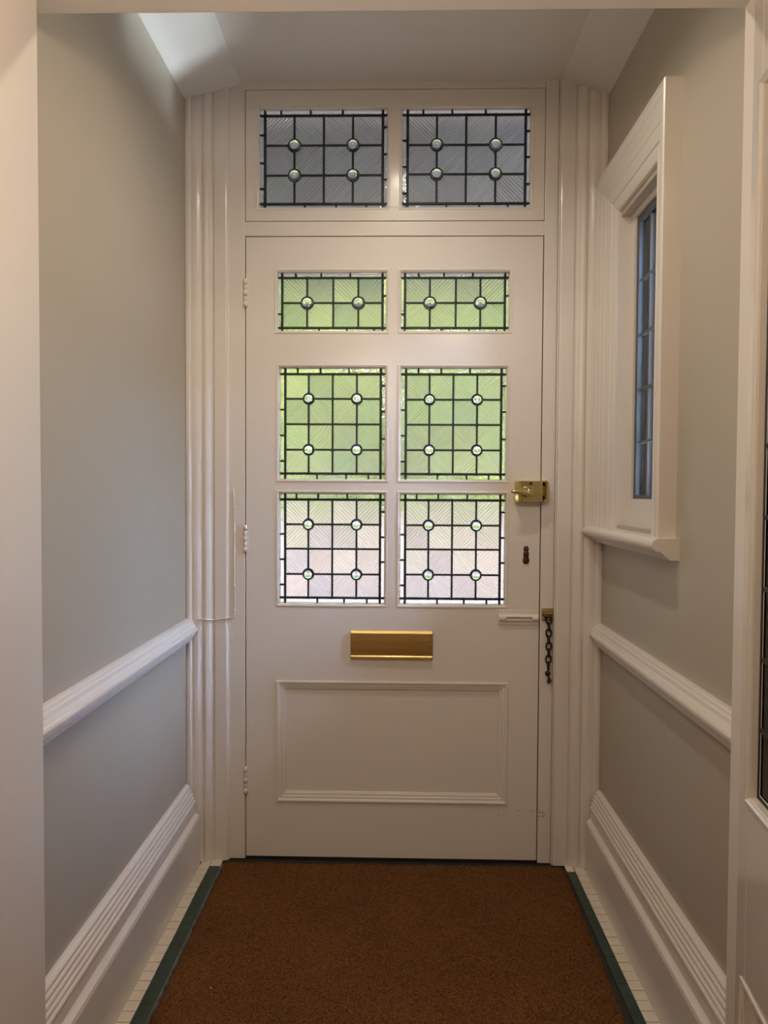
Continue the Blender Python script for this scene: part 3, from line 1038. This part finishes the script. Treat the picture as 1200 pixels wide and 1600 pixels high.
z = 0.7715
for i in range(8):
    obj('link', shift(link(z, i % 2 == 0, 0.4685 + 0.0005 * math.sin(i * 1.7), random.uniform(-0.05, 0.05))), CHAINM, ch)
    z -= 0.0204
m = MB().lathe([(0.0003, -0.0085), (0.005, -0.0072), (0.0085, -0.002), (0.0088, 0.002), (0.0062, 0.0066), (0.0003, 0.0085)], (0.4665, D - 0.0125, 0.6045), 'z', 14)
obj('swivel', shift(m), CHAINM, ch)
m = MB()
m.tube([(0.4665, D - 0.0125, 0.6005), (0.4700, D - 0.0125, 0.5925), (0.4740, D - 0.0125, 0.5845), (0.4765, D - 0.0125, 0.5790)], 0.0029, 8)
m.tube([(0.4670, D - 0.0125, 0.5815), (0.4715, D - 0.0125, 0.5775), (0.4775, D - 0.0125, 0.5810), (0.4745, D - 0.0125, 0.5880), (0.4685, D - 0.0125, 0.5855), (0.4665, D - 0.0125, 0.5800), (0.4690, D - 0.0125, 0.5745), (0.4740, D - 0.0125, 0.5755)], 0.0021, 8)
obj('end_hook', shift(m), CHAINM, ch)

# ------------------------------------------------------------------ painted bell wire on the left architrave
bw = empty('bell_wire', (-0.5135, D, 0.765))
tag(bw, 'thin white painted wire clipped down the frame left of the door', 'wire')
ox, oy, oz = -0.5135, D, 0.765
m = MB()
path = [(-0.5150, D - 0.0035, 1.170), (-0.5150, D - 0.0035, 1.155), (-0.5140, D - 0.0035, 1.135), (-0.5132, D - 0.0035, 1.08), (-0.5130, D - 0.0035, 0.98), (-0.5138, D - 0.0035, 0.88), (-0.5130, D - 0.0035, 0.82), (-0.5128, D - 0.0035, 0.785), (-0.5140, D - 0.0035, 0.774), (-0.5190, D - 0.0035, 0.7665),
        (-0.5275, D - 0.0090, 0.7680), (-0.5330, D - 0.0190, 0.7695), (-0.5430, D - 0.0190, 0.7675), (-0.5600, D - 0.0190, 0.7655), (-0.5740, D - 0.0190, 0.7645), (-0.5840, D - 0.0240, 0.7640), (-0.6000, D - 0.0300, 0.7665), (-0.6120, D - 0.0340, 0.7690), (-0.6230, D - 0.0355, 0.7700)]
m.tube([(a - ox, b - oy, c - oz) for a, b, c in path], 0.0019, 6)
obj('cable', m, WHITE, bw)
for zz in (1.111, 1.057, 0.975, 0.868, 0.7915):
    obj('clip', MB().lathe([(0.0004, -0.0062), (0.0028, -0.0052), (0.0036, -0.002), (0.003, 0.001)], (-0.5128 - ox, -0.001, zz - oz), 'y', 10, (1.25, 1, 0.8)), WHITE, bw)
obj('contact', MB().lathe([(0.0004, -0.018), (0.0030, -0.014), (0.0042, -0.004), (0.0036, 0.006), (0.0012, 0.016), (0.0004, 0.018)], (-0.5155 - ox, -0.0035, 1.160 - oz), 'z', 10, (1, 0.9, 1)), WHITE, bw)

# ------------------------------------------------------------------ lamps
dl = empty('ceiling_light', (0.0, 1.52, 2.42))
tag(dl, 'round white ceiling downlight in the porch above the mat', 'light')
m = MB().lathe([(0.030, 0.0), (0.030, -0.004), (0.034, -0.010), (0.042, -0.010), (0.050, -0.003), (0.050, 0.0)], (0, 0, 0), 'z', 28)
obj('rim', m, WHITE, dl)
obj('lens', MB().lathe([(0.0005, -0.003), (0.030, -0.003), (0.030, -0.001)], (0, 0, 0), 'z', 24), emit_mat('lamp_lens', (1.0, 0.82, 0.6), 30.0), dl)
ld = bpy.data.lights.new('downlight', 'SPOT')
ld.energy = 24.0
ld.color = (1.0, 0.90, 0.74)
ld.spot_size = math.radians(150)
ld.spot_blend = 0.75
ld.shadow_soft_size = 0.028
lo = bpy.data.objects.new('downlight', ld)
COL.objects.link(lo)
lo.location = (0, 0, -0.014)
lo.parent = dl

hl = empty('pendant_light', (-0.16, 0.50, 2.6))
tag(hl, 'glass pendant light hanging in the hall above the camera', 'light')
obj('rose', MB().lathe([(0.0005, 0.0), (0.06, 0.0), (0.055, -0.02), (0.0005, -0.025)], (0, 0, 0), 'z', 24), WHITE, hl)
obj('flex', MB().tube([(0, 0, -0.02), (0, 0, -0.70)], 0.004, 8), WHITE, hl)
obj('shade', MB().lathe([(0.02, -0.70), (0.07, -0.715), (0.085, -0.745), (0.07, -0.775), (0.02, -0.79)], (0, 0, 0), 'z', 24), emit_mat('hall_shade', (1.0, 0.74, 0.5), 1.5), hl)
ld = bpy.data.lights.new('hall_bulb', 'POINT')
ld.energy = 17.0
ld.color = (1.0, 0.77, 0.55)
ld.shadow_soft_size = 0.06
lo = bpy.data.objects.new('hall_bulb', ld)
COL.objects.link(lo)
lo.location = (0, 0, -0.86)
lo.parent = hl

hc = empty('ceiling_light', (0.40, -0.8, 2.6))  # added fill lamp behind the camera, brightening the lower part of the door
tag(hc, 'added round fill light towards the rear of the hall', 'light')
obj('rose', MB().lathe([(0.0005, 0.0), (0.11, 0.0), (0.105, -0.02), (0.0005, -0.02)], (0, 0, 0), 'z', 24), WHITE, hc)
obj('shade', MB().lathe([(0.10, -0.02), (0.12, -0.04), (0.10, -0.07), (0.0005, -0.085)], (0, 0, 0), 'z', 24), emit_mat('rear_fill_shade', (1.0, 0.78, 0.58), 1.5), hc)
ld = bpy.data.lights.new('rear_fill', 'POINT')
ld.energy = 21.0
ld.color = (1.0, 0.82, 0.64)
ld.shadow_soft_size = 0.10
lo = bpy.data.objects.new('rear_fill', ld)
COL.objects.link(lo)
lo.location = (0, 0, -0.22)
lo.parent = hc

gs = empty('sun_glint_lamp', (2.2, 1.86, -0.10))  # added lamp, out of view; stands in for sun reflected onto the ceiling
tag(gs, 'added lamp outside below the side window standing in for sun glint', 'light')
aim = Vector((-2.86, -0.03, 2.28)).normalized()
obj('spike', MB().tube([(0, 0, 0), (0, 0, 0.05)], 0.012, 8), BLACK, gs)
obj('housing', MB().tube([Vector((0, 0, 0.06)) - aim * 0.05, Vector((0, 0, 0.06)) + aim * 0.05], 0.05, 14), BLACK, gs)
ld = bpy.data.lights.new('sun_glint', 'SPOT')
ld.energy = 620.0
ld.color = (0.86, 0.95, 1.0)
ld.spot_size = math.radians(10)
ld.spot_blend = 0.6
ld.shadow_soft_size = 0.07
lo = bpy.data.objects.new('sun_glint', ld)
COL.objects.link(lo)
lo.location = Vector((0, 0, 0.06)) + aim * 0.12
lo.rotation_euler = aim.to_track_quat('-Z', 'Y').to_euler()
lo.parent = gs

# ------------------------------------------------------------------ outside
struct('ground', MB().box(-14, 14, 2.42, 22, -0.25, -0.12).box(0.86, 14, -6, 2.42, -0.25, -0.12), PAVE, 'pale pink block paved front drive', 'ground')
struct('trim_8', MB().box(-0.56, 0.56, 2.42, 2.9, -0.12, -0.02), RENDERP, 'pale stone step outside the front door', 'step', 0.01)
m = MB().box(-1.6, 1.2, D + 0.20, 4.3, 2.50, 2.62)
struct('trim_9', m, SOFFIT, 'grey canopy sheltering the outside of the front door', 'canopy')
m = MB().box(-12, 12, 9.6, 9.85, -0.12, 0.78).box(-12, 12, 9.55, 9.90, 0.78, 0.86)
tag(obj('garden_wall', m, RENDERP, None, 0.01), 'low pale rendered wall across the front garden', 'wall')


def leaves(n, place, sz):
    vs, fs = [], []
    for k in range(n):
        p = Vector(place())
        a = Vector((random.gauss(0, 1), random.gauss(0, 1), random.gauss(0, 1))).normalized()
        b = a.orthogonal().normalized()
        s_ = sz * random.uniform(0.6, 1.3)
        o = len(vs)
        vs += [p - a * s_, p + b * s_ * 0.5, p + a * s_, p - b * s_ * 0.5]
        fs.append((o, o + 1, o + 2, o + 3))
    me = bpy.data.meshes.new('leaves')
    me.from_pydata(vs, [], fs)
    return me


hg = empty('hedge', (0, 10.9, -0.12))
tag(hg, 'tall green hedge beyond the low garden wall', 'hedge')
obj('hedge_core', MB().box(-13, 13, -0.45, 0.45, 0, 5.3), HEDGEC, hg)
me = leaves(40000, lambda: (random.uniform(-13, 13), random.uniform(-0.75, -0.42), random.uniform(0, 5.6)), 0.075)
me.materials.append(LEAFA)
obj('foliage', me, LEAFA, hg)['kind'] = 'stuff'
for k, (x, y, h, r, lab) in enumerate(((-5.6, 15.2, 6.2, 2.1, 'round leafy tree behind the hedge on the left'), (0.2, 15.6, 7.0, 2.4, 'tall leafy tree behind the hedge straight ahead'), (5.8, 15.2, 5.6, 2.0, 'round leafy tree behind the hedge on the right'))):
    te = empty('tree', (x, y, -0.12))
    tag(te, lab, 'tree', 'garden trees behind the hedge')
    obj('trunk', MB().tube([(0, 0, 0), (0.05, 0, h * 0.3), (-0.05, 0.05, h * 0.55), (0, 0, h * 0.8)], [0.20, 0.16, 0.12, 0.05], 8), BARK, te)

    def pl():
        d = Vector((random.gauss(0, 1), random.gauss(0, 1), random.gauss(0, 1))).normalized() * r * random.uniform(0.55, 1.0) ** 0.6
        return (d.x, d.y, h * 0.68 + d.z * 0.95)
    me = leaves(7000, pl, 0.13)
    me.materials.append(LEAFB)
    obj('crown', me, LEAFB, te)['kind'] = 'stuff'
# brick jambs outside the side window
for (ya_, yb_) in ((WY1 - 0.030, WY1 - 0.001), (WY0 + 0.001, WY0 + 0.030)):
    obj('mortar', MB().box(0.692, 0.835, min(ya_, yb_) + 0.003, max(ya_, yb_) - 0.003 + 0.003, 1.08, 1.944), MORTAR, wr)
    for j in range(12):
        zz = 1.083 + j * 0.0715
        cuts = [0.692, 0.792, 0.838] if j % 2 else [0.692, 0.740, 0.838]
        for xa, xb in zip(cuts, cuts[1:]):
            o = obj('brick', MB().box(xa + 0.003, xb - 0.003, ya_, yb_, zz, zz + 0.0635), random.choice(BRICKM), wr)
            o.location.y = random.uniform(-0.001, 0.001)
m = MB().box(5.0, 5.3, -4.0, 9.0, -0.12, 3.0).box(4.9, 5.35, -4.0, 9.0, 3.0, 3.1)  # unseen, put in to cut low sky light reaching the side window
tag(obj('sky_blocking_house', m, NEIGH, None, 0.01), 'added unseen house side across the path, blocking low sky light', 'house')
tag(obj('sun_bounce_path', MB().box(0.86, 5.0, -3.0, 2.42, -0.12, -0.10), PALE), 'added pale concrete path bouncing sun up through the side window', 'path', kind='structure')  # unseen slab added pale so sunlight bounces up through the window
